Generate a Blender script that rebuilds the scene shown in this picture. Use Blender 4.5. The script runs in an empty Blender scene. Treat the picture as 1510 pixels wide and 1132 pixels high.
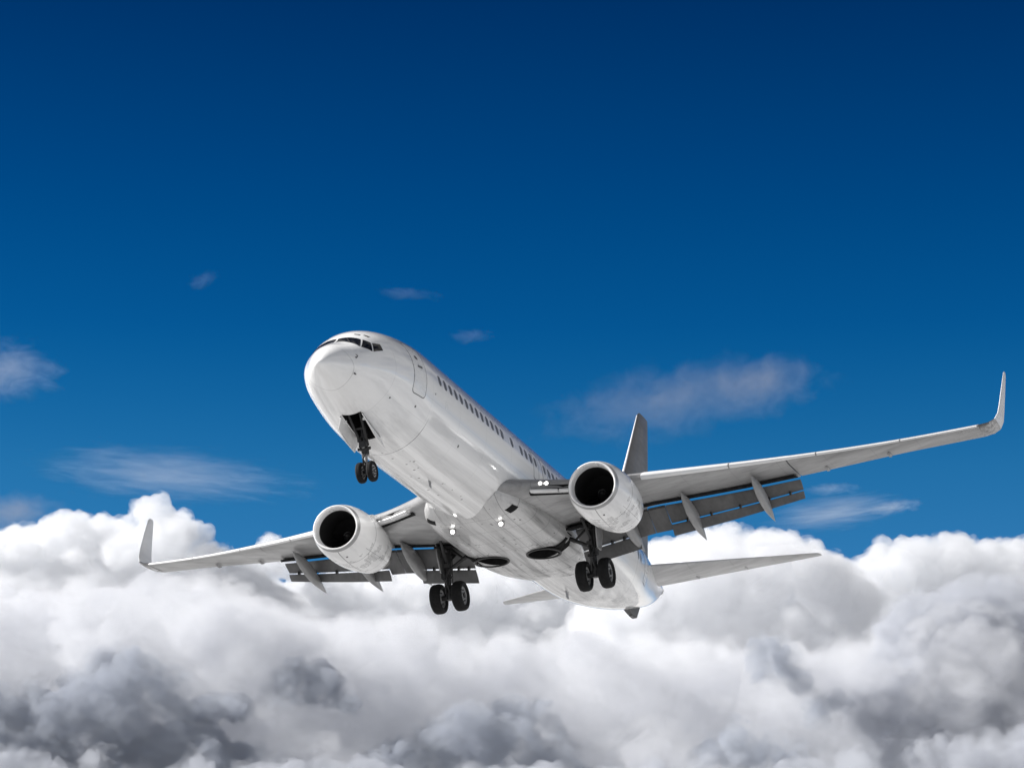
import bpy, bmesh, math, random
import numpy as np
from mathutils import Vector, Matrix

sc = bpy.context.scene
COL = bpy.context.collection
rad = math.radians

# ------------------------------------------------------------------ camera
FPX, PITCH = 4162.75, rad(16.6)
CP, SP = math.cos(PITCH), math.sin(PITCH)
EYE = Vector((0, 0, 1.7))
cam = bpy.data.cameras.new('camera')
cam_ob = bpy.data.objects.new('camera', cam)
COL.objects.link(cam_ob)
sc.camera = cam_ob
cam_ob.location = EYE
cam_ob.rotation_euler = (rad(90) + PITCH, 0, 0)
cam.sensor_width = 36
cam.lens = 36 * FPX / 1510
cam.clip_start, cam.clip_end = 1, 60000

# ------------------------------------------------------------------ light
SUN = Vector((-.82, -.02, .56)).normalized()
world = bpy.data.worlds.new('World')
sc.world = world
world.use_nodes = True
wn, wl = world.node_tree.nodes, world.node_tree.links
sky = wn.new('ShaderNodeTexSky')
sky.sky_type = 'NISHITA'
sky.sun_disc = False
sky.sun_elevation = math.asin(SUN.z)
sky.sun_rotation = math.atan2(SUN.x, SUN.y)
sky.altitude = 3000
sky.air_density, sky.dust_density, sky.ozone_density = 1.0, 0.0, 4.0
hs = wn.new('ShaderNodeHueSaturation')
hs.inputs['Saturation'].default_value = 1.35
wl.new(sky.outputs[0], hs.inputs['Color'])
def wnode(k, **kw):
    n = wn.new(k)
    for a, b in kw.items(): setattr(n, a, b)
    return n
def wput(sock, v):
    if isinstance(v, bpy.types.NodeSocket): wl.new(v, sock)
    else: sock.default_value = v
def wmath(op, a, b=0.0):
    n = wnode('ShaderNodeMath', operation=op); wput(n.inputs[0], a); wput(n.inputs[1], b); return n.outputs[0]
def wramp(f, a, b, va, vb):
    n = wnode('ShaderNodeMapRange', interpolation_type='SMOOTHSTEP')
    for i, v in enumerate((f, a, b, va, vb)): wput(n.inputs[i], v)
    return n.outputs[0]
wco = wnode('ShaderNodeTexCoord').outputs['Generated']
wsp = wnode('ShaderNodeSeparateXYZ'); wl.new(wco, wsp.inputs[0])
# clear air: the blue deepens quickly with height
grad = wnode('ShaderNodeValToRGB')
wl.new(wsp.outputs[2], grad.inputs[0])
el = grad.color_ramp.elements
el[0].position, el[0].color = .20, (2.6, 1.42, 1.18, 1)
el[1].position, el[1].color = .50, (.20, .20, .30, 1)
for p, c in ((.255, (2.1, 1.24, 1.05, 1)), (.305, (.55, .84, .87, 1)), (.36, (.3, .58, .68, 1)), (.415, (.2, .36, .48, 1))):
    e = el.new(p); e.color = c
mul = wnode('ShaderNodeMix', data_type='RGBA', blend_type='MULTIPLY'); mul.inputs[0].default_value = 1
wl.new(hs.outputs[0], mul.inputs[6]); wl.new(grad.outputs[0], mul.inputs[7])
# broken cloud added beside and behind the view to whiten the blue light
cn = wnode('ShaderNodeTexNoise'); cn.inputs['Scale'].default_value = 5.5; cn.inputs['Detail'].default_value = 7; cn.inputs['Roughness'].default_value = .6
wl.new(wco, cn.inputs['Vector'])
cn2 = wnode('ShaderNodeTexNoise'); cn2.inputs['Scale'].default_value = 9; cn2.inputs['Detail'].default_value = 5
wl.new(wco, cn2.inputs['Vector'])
fill_cloud = wmath('MULTIPLY', wmath('MAXIMUM', wramp(wsp.outputs[1], .86, .66, 0.0, 1.0), wmath('MAXIMUM', wramp(wsp.outputs[0], .26, .44, 0.0, 1.0), wramp(wsp.outputs[0], -.36, -.55, 0.0, 1.0))), wramp(cn.outputs['Fac'], .38, .54, 0.0, 1.0))
fill_cloud = wmath('MULTIPLY', fill_cloud, wramp(wsp.outputs[2], .98, .75, .35, 1.0))
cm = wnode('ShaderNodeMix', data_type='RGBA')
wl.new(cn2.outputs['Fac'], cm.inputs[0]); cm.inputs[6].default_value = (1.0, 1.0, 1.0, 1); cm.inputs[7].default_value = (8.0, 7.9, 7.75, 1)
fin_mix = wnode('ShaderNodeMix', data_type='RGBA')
wl.new(fill_cloud, fin_mix.inputs[0]); wl.new(mul.outputs[2], fin_mix.inputs[6]); wl.new(cm.outputs[2], fin_mix.inputs[7])
# bright horizon band added below the view, for streak reflections in the hull
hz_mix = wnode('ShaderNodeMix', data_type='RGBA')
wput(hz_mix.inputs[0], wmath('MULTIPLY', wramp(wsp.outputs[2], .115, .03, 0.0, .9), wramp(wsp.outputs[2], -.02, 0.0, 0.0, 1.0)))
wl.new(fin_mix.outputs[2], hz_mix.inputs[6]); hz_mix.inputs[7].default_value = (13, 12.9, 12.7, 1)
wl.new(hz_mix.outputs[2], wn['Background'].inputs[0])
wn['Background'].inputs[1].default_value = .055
sun = bpy.data.lights.new('sun', 'SUN')
sun_ob = bpy.data.objects.new('sun', sun)
COL.objects.link(sun_ob)
sun.energy, sun.angle = 5.0, rad(.5)
sun.color = (1.0, .975, .95)
sun_ob.rotation_euler = SUN.to_track_quat('Z', 'Y').to_euler()
sun_ob.location = (-80, -20, 120)
sc.view_settings.view_transform = 'Standard'
sc.view_settings.look = 'None'
sc.view_settings.exposure = 0.8
sc.view_settings.gamma = 1
sc.render.engine = 'CYCLES'
cy = sc.cycles
cy.use_denoising = True
cy.max_bounces, cy.diffuse_bounces, cy.glossy_bounces = 16, 4, 4
cy.volume_bounces, cy.transparent_max_bounces = 13, 24

# ------------------------------------------------------------------ helpers
def tag(o, label=None, cat=None, group=None, kind=None):
    if label: o['label'] = label
    if cat: o['category'] = cat
    if group: o['group'] = group
    if kind: o['kind'] = kind
    return o

class NT:
    """short-hand for building a node tree"""
    def __init__(s, m):
        m.use_nodes = True
        s.t = m.node_tree
        s.n, s.l = s.t.nodes, s.t.links
    def new(s, k, **kw):
        n = s.n.new(k)
        for a, b in kw.items(): setattr(n, a, b)
        return n
    def put(s, sock, v):
        if isinstance(v, bpy.types.NodeSocket): s.l.new(v, sock)
        elif isinstance(v, tuple) and len(v) == 3 and sock.type == 'RGBA': sock.default_value = (*v, 1)
        else: sock.default_value = v
    def math(s, op, a, b=0.0, c=0.0):
        n = s.new('ShaderNodeMath', operation=op)
        for i, v in enumerate((a, b, c)): s.put(n.inputs[i], v)
        return n.outputs[0]
    def xyz(s):
        co = s.new('ShaderNodeTexCoord').outputs['Object']
        sp = s.new('ShaderNodeSeparateXYZ')
        s.l.new(co, sp.inputs[0])
        return co, sp.outputs[0], sp.outputs[1], sp.outputs[2]
    def noise(s, co, scale, detail=4.0, stretch=(1, 1, 1), rough=.55):
        mp = s.new('ShaderNodeMapping')
        mp.inputs['Scale'].default_value = stretch
        s.l.new(co, mp.inputs[0])
        n = s.new('ShaderNodeTexNoise')
        n.inputs['Scale'].default_value = scale
        n.inputs['Detail'].default_value = detail
        n.inputs['Roughness'].default_value = rough
        s.l.new(mp.outputs[0], n.inputs['Vector'])
        return n.outputs['Fac']
    def ramp(s, f, a, b, va=0.0, vb=1.0):
        n = s.new('ShaderNodeMapRange')
        for i, v in enumerate((f, a, b, va, vb)): s.put(n.inputs[i], v)
        return n.outputs[0]
    def mix(s, f, a, b):
        n = s.new('ShaderNodeMix', data_type='RGBA')
        s.put(n.inputs[0], f); s.put(n.inputs[6], a); s.put(n.inputs[7], b)
        return n.outputs[2]
    def line(s, v, at, w):
        """1 on a thin line where v is near at"""
        d = s.math('ABSOLUTE', s.math('SUBTRACT', v, at))
        return s.math('LESS_THAN', d, w)
    def most(s, *v):
        r = v[0]
        for q in v[1:]: r = s.math('MAXIMUM', r, q)
        return r

def principled(name, col, rough=.4, metal=0.0, spec=.5, coat=0.0):
    m = bpy.data.materials.new(name)
    t = NT(m)
    b = t.n['Principled BSDF']
    b.inputs['Roughness'].default_value = rough
    b.inputs['Metallic'].default_value = metal
    b.inputs['Specular IOR Level'].default_value = spec
    b.inputs['Coat Weight'].default_value = coat
    b.inputs['Coat Roughness'].default_value = .035
    if isinstance(col, tuple): b.inputs['Base Color'].default_value = (*col, 1)
    return m, t, b

def worn(name, col, rough=.4, metal=0.0, dark=.75, scale=1.2, stretch=(.25, 1, 1), coat=0.0, spec=.5, blotch=.5):
    """a plain paint or metal with uneven grime"""
    m, t, b = principled(name, None, rough, metal, spec, coat)
    co, x, y, z = t.xyz()
    f = t.noise(co, scale, 6, stretch, .62)
    g = t.noise(co, scale * 5, 3, stretch)
    f = t.math('ADD', t.math('MULTIPLY', f, .75), t.math('MULTIPLY', g, .25))
    f = t.ramp(f, blotch - .12, blotch + .16)
    t.put(b.inputs['Base Color'], t.mix(f, tuple(c * dark for c in col), col))
    t.put(b.inputs['Roughness'], t.ramp(f, 0, 1, min(1, rough + .12), rough))
    return m

# -- materials
def fuselage_paint():
    m, t, b = principled('fuselage_paint', None, .2, 0, .5, .7)
    co, x, y, z = t.xyz()
    ax = t.math('ABSOLUTE', y)
    streak = t.noise(co, 2.2, 6, (.06, 1.7, 1.7), .58)
    fine = t.noise(co, 9, 4, (.03, 1.6, 1.6), .58)
    low = t.ramp(z, -1.2, -2.0)                                   # grime and oil collect along the keel
    s = t.math('MULTIPLY', t.ramp(streak, .42, .72), t.math('ADD', t.math('MULTIPLY', low, .42), .05))
    s = t.math('ADD', s, t.math('MULTIPLY', t.ramp(fine, .45, .75), t.math('ADD', t.math('MULTIPLY', low, .22), .03)))
    aft = t.math('MULTIPLY', t.ramp(x, 21, 31), t.math('MULTIPLY', t.ramp(streak, .35, .6), t.ramp(z, .4, -1.4)))
    s = t.math('ADD', s, t.math('MULTIPLY', aft, .35))
    # skin joints
    nose = t.math('ADD', x, t.math('MULTIPLY', z, .42))
    seam = t.most(t.math('MULTIPLY', t.line(nose, 1.36, .010), .32),
                  t.math('MULTIPLY', t.line(x, 6.05, .016), t.ramp(z, -1.0, -1.5)),
                  t.math('MULTIPLY', t.line(x, 29.2, .016), .5))
    per = t.math('FRACT', t.math('DIVIDE', t.math('ADD', x, .45), 2.54))
    seam = t.most(seam, t.math('MULTIPLY', t.line(per, .5, .0035), t.math('MULTIPLY', t.math('GREATER_THAN', x, 2.5), .18)))
    ang = t.math('ARCTAN2', z, ax)
    for a in (-1.18, -.72, -.28, .52):
        seam = t.most(seam, t.math('MULTIPLY', t.line(ang, a, .0045), t.math('MULTIPLY', t.math('GREATER_THAN', x, 3.4), .16)))
    # small drain holes, vents and stencilled marks along the keel
    v = t.new('ShaderNodeTexVoronoi', feature='F1')
    mp = t.new('ShaderNodeMapping'); mp.inputs['Scale'].default_value = (2.6, 3.2, 0.01)
    t.l.new(co, mp.inputs[0]); t.l.new(mp.outputs[0], v.inputs['Vector']); v.inputs['Scale'].default_value = 1
    dots = t.math('MULTIPLY', t.math('LESS_THAN', v.outputs['Distance'], .15), t.math('MULTIPLY', t.math('LESS_THAN', ax, .55), t.math('LESS_THAN', z, -1.5)))
    dots = t.math('MULTIPLY', dots, t.math('MULTIPLY', t.math('GREATER_THAN', x, 5.4), t.math('LESS_THAN', x, 12.5)))
    c = t.mix(t.math('MINIMUM', s, .8), (.85, .85, .845), (.20, .20, .205))
    c = t.mix(seam, c, (.07, .07, .075))
    c = t.mix(t.math('MULTIPLY', dots, .75), c, (.05, .05, .05))
    t.put(b.inputs['Base Color'], c)
    t.put(b.inputs['Roughness'], t.ramp(s, 0, .5, .15, .4))
    bp = t.new('ShaderNodeBump'); bp.inputs['Strength'].default_value = .12; bp.inputs['Distance'].default_value = .02
    t.l.new(t.noise(co, 1.3, 2, (.6, 1, 1)), bp.inputs['Height'])
    t.l.new(bp.outputs[0], b.inputs['Normal'])
    return m

def fairing_paint():
    m, t, b = principled('belly_fairing_paint', None, .25, 0, .5, .3)
    co, x, y, z = t.xyz()
    st = t.noise(co, 1.9, 7, (.09, 1.5, 1), .62)
    fi = t.noise(co, 7, 5, (.05, 1.5, 1), .62)
    s = t.math('ADD', t.math('MULTIPLY', t.ramp(st, .40, .70), t.ramp(x, 14, 19, .25, .8)), t.math('MULTIPLY', t.ramp(fi, .48, .72), .35))
    seam = t.most(*[t.math('MULTIPLY', t.line(x, a, .014), .6) for a in (14.3, 15.6, 16.9, 18.0, 20.6, 21.6)])
    seam = t.most(seam, *[t.math('MULTIPLY', t.line(y, a, .012), .55) for a in (-1.25, -.75, -.1, .42, 1.05)])
    v = t.new('ShaderNodeTexVoronoi', feature='F1')
    mp = t.new('ShaderNodeMapping'); mp.inputs['Scale'].default_value = (2.3, 2.9, .01)
    t.l.new(co, mp.inputs[0]); t.l.new(mp.outputs[0], v.inputs['Vector']); v.inputs['Scale'].default_value = 1.1
    d = t.math('MULTIPLY', t.math('LESS_THAN', v.outputs['Distance'], .14), t.math('LESS_THAN', z, -1.9))
    c = t.mix(t.math('MINIMUM', s, .9), (.58, .58, .578), (.08, .08, .082))
    c = t.mix(seam, c, (.06, .06, .065))
    c = t.mix(t.math('MULTIPLY', d, .8), c, (.04, .04, .04))
    t.put(b.inputs['Base Color'], c)
    t.put(b.inputs['Roughness'], t.ramp(s, 0, .6, .22, .5))
    return m

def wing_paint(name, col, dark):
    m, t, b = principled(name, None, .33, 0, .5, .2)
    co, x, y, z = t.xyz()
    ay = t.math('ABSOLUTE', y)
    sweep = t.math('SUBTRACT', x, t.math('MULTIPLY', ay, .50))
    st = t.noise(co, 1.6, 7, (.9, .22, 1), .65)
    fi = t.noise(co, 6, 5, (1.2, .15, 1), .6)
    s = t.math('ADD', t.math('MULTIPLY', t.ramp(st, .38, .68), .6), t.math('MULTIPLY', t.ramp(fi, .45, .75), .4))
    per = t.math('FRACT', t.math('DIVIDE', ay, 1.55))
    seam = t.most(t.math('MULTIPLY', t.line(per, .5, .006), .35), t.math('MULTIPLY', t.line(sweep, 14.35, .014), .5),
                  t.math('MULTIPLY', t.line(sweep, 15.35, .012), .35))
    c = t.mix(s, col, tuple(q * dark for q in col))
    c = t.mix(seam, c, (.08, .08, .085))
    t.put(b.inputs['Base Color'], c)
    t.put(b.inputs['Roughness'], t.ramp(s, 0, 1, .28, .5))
    return m

def nacelle_paint():
    m, t, b = principled('nacelle_paint', None, .24, 0, .5, .35)
    co, x, y, z = t.xyz()
    xr = t.math('SUBTRACT', x, 13.23)
    ya = t.math('SUBTRACT', t.math('ABSOLUTE', y), 4.83)
    ang = t.math('ARCTAN2', ya, t.math('ADD', z, 1.87))
    st = t.noise(co, 3, 6, (.12, 1.6, 1.6), .6)
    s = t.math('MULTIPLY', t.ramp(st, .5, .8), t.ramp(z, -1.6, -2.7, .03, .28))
    seam = t.most(t.math('MULTIPLY', t.line(xr, 1.25, .012), .8), t.math('MULTIPLY', t.line(xr, 2.62, .012), .55),
                  t.math('MULTIPLY', t.line(t.math('ABSOLUTE', ang), 3.1416, .02), .6),
                  t.math('MULTIPLY', t.line(t.math('ABSOLUTE', ang), 2.25, .010), t.math('MULTIPLY', t.math('GREATER_THAN', xr, .9), .5)))
    # latch and stencil marks around the fan cowl keel
    br = t.new('ShaderNodeTexBrick')
    cm = t.new('ShaderNodeCombineXYZ')
    t.put(cm.inputs[0], t.math('MULTIPLY', ang, 2.0)); t.put(cm.inputs[1], t.math('MULTIPLY', xr, 2.0))
    t.l.new(cm.outputs[0], br.inputs['Vector'])
    br.inputs['Scale'].default_value = 1.9; br.inputs['Mortar Size'].default_value = .05; br.inputs['Brick Width'].default_value = .9
    br.inputs['Color1'].default_value = br.inputs['Color2'].default_value = (0, 0, 0, 1); br.inputs['Mortar'].default_value = (1, 1, 1, 1)
    ms = t.math('MULTIPLY', br.outputs['Fac'], t.math('GREATER_THAN', t.noise(co, 2.1, 2, (1, 1, 1)), .53))
    ms = t.math('MULTIPLY', ms, t.math('MULTIPLY', t.math('GREATER_THAN', xr, .95), t.math('GREATER_THAN', t.math('ABSOLUTE', ang), 1.7)))
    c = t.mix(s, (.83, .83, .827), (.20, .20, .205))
    c = t.mix(t.most(seam, t.math('MULTIPLY', ms, .7)), c, (.07, .07, .075))
    t.put(b.inputs['Base Color'], c)
    return m

M = {}
M['fuselage'] = fuselage_paint()
M['fairing'] = fairing_paint()
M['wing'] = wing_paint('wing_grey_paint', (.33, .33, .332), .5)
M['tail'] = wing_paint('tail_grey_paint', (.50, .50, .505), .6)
M['winglet'] = worn('winglet_paint', (.82, .82, .82), .3, dark=.8, coat=.2)
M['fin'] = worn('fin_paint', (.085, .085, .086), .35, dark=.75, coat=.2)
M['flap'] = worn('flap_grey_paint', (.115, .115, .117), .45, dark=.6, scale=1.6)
M['canoe'] = worn('track_fairing_paint', (.34, .34, .343), .35, dark=.65, scale=1.5, coat=.15)
M['slat'] = worn('bare_leading_edge_metal', (.80, .80, .80), .34, .0, .88, scale=2, stretch=(1, .15, 1), coat=.3)
M['nacelle'] = nacelle_paint()
M['lip'] = worn('inlet_metal_highlight', (.88, .88, .88), .25, .25, .95, scale=2)  # highlight along the lip edge put into the colour
M['lipband'] = worn('inlet_metal_dark_reflection', (.42, .42, .425), .3, .7, .85, scale=2)  # outer lip darkened in place of its ground reflection
M['duct'] = principled('inlet_liner', (.012, .012, .0125), .55)[0]  # near-black liner and fan put the inlet's shade into the colour
M['fan'] = principled('fan_blade_metal', (.03, .03, .031), .4, .6)[0]
M['tip'] = worn('polished_wing_tip_metal', (.45, .45, .455), .2, 1.0, .35, scale=5, stretch=(1, 1, 1), blotch=.52)
M['hot'] = worn('exhaust_metal', (.22, .21, .20), .4, .8, .6)
M['rubber'] = worn('tyre_rubber', (.013, .013, .0135), .75, dark=.6, scale=6, stretch=(1, 1, 1), spec=.25)
M['rim'] = worn('wheel_rim_paint', (.40, .40, .40), .4, .2, .6, scale=8, stretch=(1, 1, 1))
M['gear'] = worn('gear_leg_shade_paint', (.032, .032, .033), .42, .2, .5, scale=6, stretch=(1, 1, 1))  # darkened to near-black to stand for the unlit bay round the legs
M['chrome'] = principled('oleo_chrome', (.75, .75, .76), .12, 1.0)[0]
M['bay'] = worn('recess_shade_dark', (.020, .020, .021), .8, dark=.5, scale=5, stretch=(1, 1, 1), spec=.2)  # near-black base puts the shade of the recesses into the colour
M['black'] = principled('black_rubber_seal', (.02, .02, .02), .6)[0]
M['glass'] = principled('cockpit_glass', (.008, .009, .010), .05, 0, .6)[0]
M['pane'] = principled('cabin_pane', (.085, .087, .09), .3, 0, .5)[0]
M['line'] = principled('door_seam', (.10, .10, .105), .6)[0]
M['white'] = worn('white_door_paint', (.80, .80, .79), .22, dark=.94, coat=.35)
M['housing'] = principled('lamp_housing', (.30, .30, .30), .4, .5)[0]
def lamp_mat():
    m, t, b = principled('lit_landing_lamp', (1, 1, 1), .2)
    b.inputs['Emission Color'].default_value = (1, .98, .94, 1)
    b.inputs['Emission Strength'].default_value = 5
    return m
M['lamp'] = lamp_mat()

def mesh_ob(name, verts, faces, mats, parent=None, smooth=True, midx=None):
    me = bpy.data.meshes.new(name)
    me.from_pydata([tuple(map(float, v)) for v in verts], [], faces)
    bm = bmesh.new(); bm.from_mesh(me)
    bmesh.ops.recalc_face_normals(bm, faces=bm.faces)
    bm.to_mesh(me); bm.free()
    for m in (mats if isinstance(mats, (list, tuple)) else [mats]): me.materials.append(m)
    if midx is not None and len(midx) == len(me.polygons): me.polygons.foreach_set('material_index', midx)
    if smooth:
        me.polygons.foreach_set('use_smooth', [True] * len(me.polygons))
        me.set_sharp_from_angle(angle=rad(40))
    me.update()
    o = bpy.data.objects.new(name, me)
    COL.objects.link(o)
    o.parent = parent
    return o

class MB:
    """collects shapes into one mesh"""
    def __init__(s): s.v, s.f, s.m = [], [], []
    def add(s, v, f, m=0):
        n = len(s.v)
        s.v += [tuple(map(float, p)) for p in v]
        s.f += [tuple(i + n for i in q) for q in f]
        s.m += [m] * len(f)
        return s
    def loft(s, rings, m=0, cap=True):
        n = len(rings[0])
        v = [p for r in rings for p in r]
        f = [(i * n + j, i * n + (j + 1) % n, (i + 1) * n + (j + 1) % n, (i + 1) * n + j) for i in range(len(rings) - 1) for j in range(n)]
        if cap: f += [tuple(range(n))[::-1], tuple((len(rings) - 1) * n + j for j in range(n))]
        return s.add(v, f, m)
    def tube(s, a, b, r0, r1=None, n=16, m=0):
        a, b = Vector(a), Vector(b); r1 = r0 if r1 is None else r1
        d = (b - a).normalized(); u = d.orthogonal().normalized(); w = d.cross(u)
        ring = lambda c, r: [c + (u * math.cos(t) + w * math.sin(t)) * r for t in np.linspace(0, 2 * math.pi, n, endpoint=False)]
        return s.loft([ring(a, r0), ring(b, r1)], m)
    def lathe(s, prof, axis_pt, axis, n=40, m=0, close=False):
        a = Vector(axis).normalized(); u = a.orthogonal().normalized(); w = a.cross(u); c = Vector(axis_pt)
        rings = [[c + a * h + (u * math.cos(t) + w * math.sin(t)) * max(r, .002) for t in np.linspace(0, 2 * math.pi, n, endpoint=False)] for h, r in prof]
        if close: rings.append(rings[0])
        return s.loft(rings, m, cap=not close)
    def box(s, c, sx, sy, sz, rot=None, m=0):
        R = rot or Matrix.Identity(3)
        v = [Vector(c) + R @ Vector((x * sx / 2, y * sy / 2, z * sz / 2)) for x in (-1, 1) for y in (-1, 1) for z in (-1, 1)]
        return s.add(v, [(0, 1, 3, 2), (4, 6, 7, 5), (0, 4, 5, 1), (2, 3, 7, 6), (0, 2, 6, 4), (1, 5, 7, 3)], m)
    def slab(s, poly, off, m=0):
        """a flat polygon given thickness along the vector off"""
        n = len(poly); o = Vector(off)
        v = [Vector(p) for p in poly] + [Vector(p) + o for p in poly]
        f = [tuple(range(n)), tuple(range(2 * n - 1, n - 1, -1))] + [(i, (i + 1) % n, n + (i + 1) % n, n + i) for i in range(n)]
        return s.add(v, f, m)
    def build(s, name, mats, parent=None, smooth=True): return mesh_ob(name, s.v, s.f, mats, parent, smooth, s.m)

def pchip(xs, ys, x):
    xs, ys = np.array(xs, float), np.array(ys, float)
    h = np.diff(xs); d = np.diff(ys) / h; m = np.zeros_like(ys)
    for i in range(1, len(xs) - 1):
        if d[i - 1] * d[i] > 0:
            a, b = 2 * h[i] + h[i - 1], h[i] + 2 * h[i - 1]
            m[i] = (a + b) / (a / d[i - 1] + b / d[i])
    m[0], m[-1] = d[0], d[-1]
    x = min(max(x, xs[0]), xs[-1]); i = int(min(max(np.searchsorted(xs, x) - 1, 0), len(xs) - 2))
    t = (x - xs[i]) / h[i]
    return float((1 + 2 * t) * (1 - t) ** 2 * ys[i] + t * (1 - t) ** 2 * h[i] * m[i] + t * t * (3 - 2 * t) * ys[i + 1] + t * t * (t - 1) * h[i] * m[i + 1])

def weld(o, dist=.0005):
    bm = bmesh.new(); bm.from_mesh(o.data)
    bmesh.ops.remove_doubles(bm, verts=bm.verts, dist=dist)
    bmesh.ops.recalc_face_normals(bm, faces=bm.faces)
    bm.to_mesh(o.data); bm.free()

def carve(o, cutters):
    """cut the cutter solids out of o for good and delete them"""
    for c in cutters:
        md = o.modifiers.new('cut', 'BOOLEAN'); md.operation = 'DIFFERENCE'; md.solver = 'EXACT'; md.material_mode = 'TRANSFER'; md.object = c
    dg = bpy.context.evaluated_depsgraph_get()
    me = bpy.data.meshes.new_from_object(o.evaluated_get(dg))
    o.modifiers.clear()
    old = o.data; o.data = me; bpy.data.meshes.remove(old)
    me.name = o.name
    for c in cutters: bpy.data.objects.remove(c)
    me.polygons.foreach_set('use_smooth', [True] * len(me.polygons))
    me.set_sharp_from_angle(angle=rad(30))

# ------------------------------------------------------------------ ground
def build_ground():
    m, t, b = principled('pale_airfield_ground', None, .9, 0, .2)
    co, x, y, z = t.xyz()
    f = t.ramp(t.noise(co, .022, 8, (1, 1, 1), .6), .43, .56)
    g = t.ramp(t.noise(co, .6, 5, (1, 1, 1), .6), .3, .7)
    c = t.mix(f, (.17, .171, .172), (.60, .601, .602))
    t.put(b.inputs['Base Color'], t.mix(t.math('MULTIPLY', g, .35), c, (.26, .261, .262)))
    S = 30000
    o = mesh_ob('ground', [(-S, -S, 0), (S, -S, 0), (S, S, 0), (-S, S, 0)], [(0, 1, 2, 3)], m, smooth=False)
    tag(o, kind='structure')
build_ground()

# ------------------------------------------------------------------ clouds
def at(u, v, D):
    """the point seen at pixel (u, v) of the photograph, D metres ahead"""
    x, y = (u - 755) / FPX, -(v - 566) / FPX
    d = Vector((x, CP - y * SP, SP + y * CP))
    return EYE + d * (D / d.y)

def ico(n):
    bm = bmesh.new(); bmesh.ops.create_icosphere(bm, subdivisions=n, radius=1)
    r = np.array([v.co[:] for v in bm.verts]), np.array([[v.index for v in f.verts] for f in bm.faces])
    bm.free(); return r
ICO2, ICO3 = ico(2), ico(3)

def puff_mesh(name, balls, vox, disp, mat, parent=None):
    vs, fs, n = [], [], 0
    for c, r in balls:
        V, F = ICO3 if r > vox * 6 else ICO2
        vs.append(V * r + np.array(c)); fs.append(F + n); n += len(V)
    vs = np.concatenate(vs).astype(np.float32); fs = np.concatenate(fs).astype(np.int32)
    me = bpy.data.meshes.new(name)
    me.vertices.add(len(vs)); me.vertices.foreach_set('co', vs.ravel())
    me.loops.add(fs.size); me.loops.foreach_set('vertex_index', fs.ravel())
    me.polygons.add(len(fs)); me.polygons.foreach_set('loop_start', np.arange(0, fs.size, 3, dtype=np.int32))
    me.update(calc_edges=True)
    o = bpy.data.objects.new(name, me); COL.objects.link(o)
    md = o.modifiers.new('skin', 'REMESH'); md.mode = 'VOXEL'; md.voxel_size = vox; md.use_smooth_shade = True
    for i, (size, amp) in enumerate(disp):
        tx = bpy.data.textures.new('%s_billow_%d' % (name, i), 'CLOUDS'); tx.noise_scale = size; tx.noise_depth = 4
        d = o.modifiers.new('billow', 'DISPLACE'); d.texture = tx; d.texture_coords = 'GLOBAL'; d.strength = amp; d.mid_level = .5
    md = o.modifiers.new('skin', 'REMESH'); md.mode = 'VOXEL'; md.voxel_size = vox; md.use_smooth_shade = True
    dg = bpy.context.evaluated_depsgraph_get()
    new = bpy.data.meshes.new_from_object(o.evaluated_get(dg)); new.name = name
    o.modifiers.clear(); o.data = new; bpy.data.meshes.remove(me)
    new.materials.clear(); new.materials.append(mat)
    o.parent = parent
    return o

def bank(name, skyline, D, bottom, n, size, seed, mats, label, depth=100, vox=1.6, k2=13, k3=8, disp=((40, 16), (16, 9), (6, 5), (2.5, 2)), mist=(2.5, 6), group=None):
    """a cloud under the given skyline: large balls, smaller ones budding from them, smaller ones again; a thin mist hangs round the heap"""
    rnd = random.Random(seed); px = D / FPX
    xs, ys = [p[0] for p in skyline], [p[1] for p in skyline]
    bud = lambda: Vector((rnd.gauss(0, 1), rnd.gauss(-.5, 1), rnd.gauss(.4, 1))).normalized()
    L = []
    for k in range(n):
        r = rnd.uniform(*size)
        u = rnd.uniform(xs[0] + r * .5, xs[-1] - r * .5)
        tv = max(float(np.interp(u + q * r, xs, ys)) - r * math.sqrt(1 - q * q) + r for q in (-.9, -.6, -.3, 0, .3, .6, .9))
        v = tv + r if k % 3 == 0 else rnd.uniform(tv + r, max(tv + r + 1, bottom - r))
        L.append((at(u, v, D + rnd.uniform(-1, 1) * depth), r * px))
    out, src = list(L), L
    for kk in (k2, k3):
        new = []
        for c, r in src:
            for _ in range(kk):
                q = r * rnd.uniform(.22, .5); new.append((c + bud() * (r - q * .45), q))
        src = new; out += new
    o = puff_mesh(name, [s for s in out if s[1] > vox * 1.1], vox, disp, mats[0])
    tag(o, label, 'cloud', group)
    if mist:
        v2 = vox * 1.7
        puff_mesh('mist', [(c + Vector((rnd.gauss(0, 1), rnd.gauss(0, 1), rnd.gauss(0, 1))) * mist[0] * .5, r + mist[0]) for c, r in out if r > v2 * 1.3], v2, ((30, mist[1] * 1.6), (11, mist[1]), (4.5, mist[1] * .5)), mats[1], o)
    return o

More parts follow.
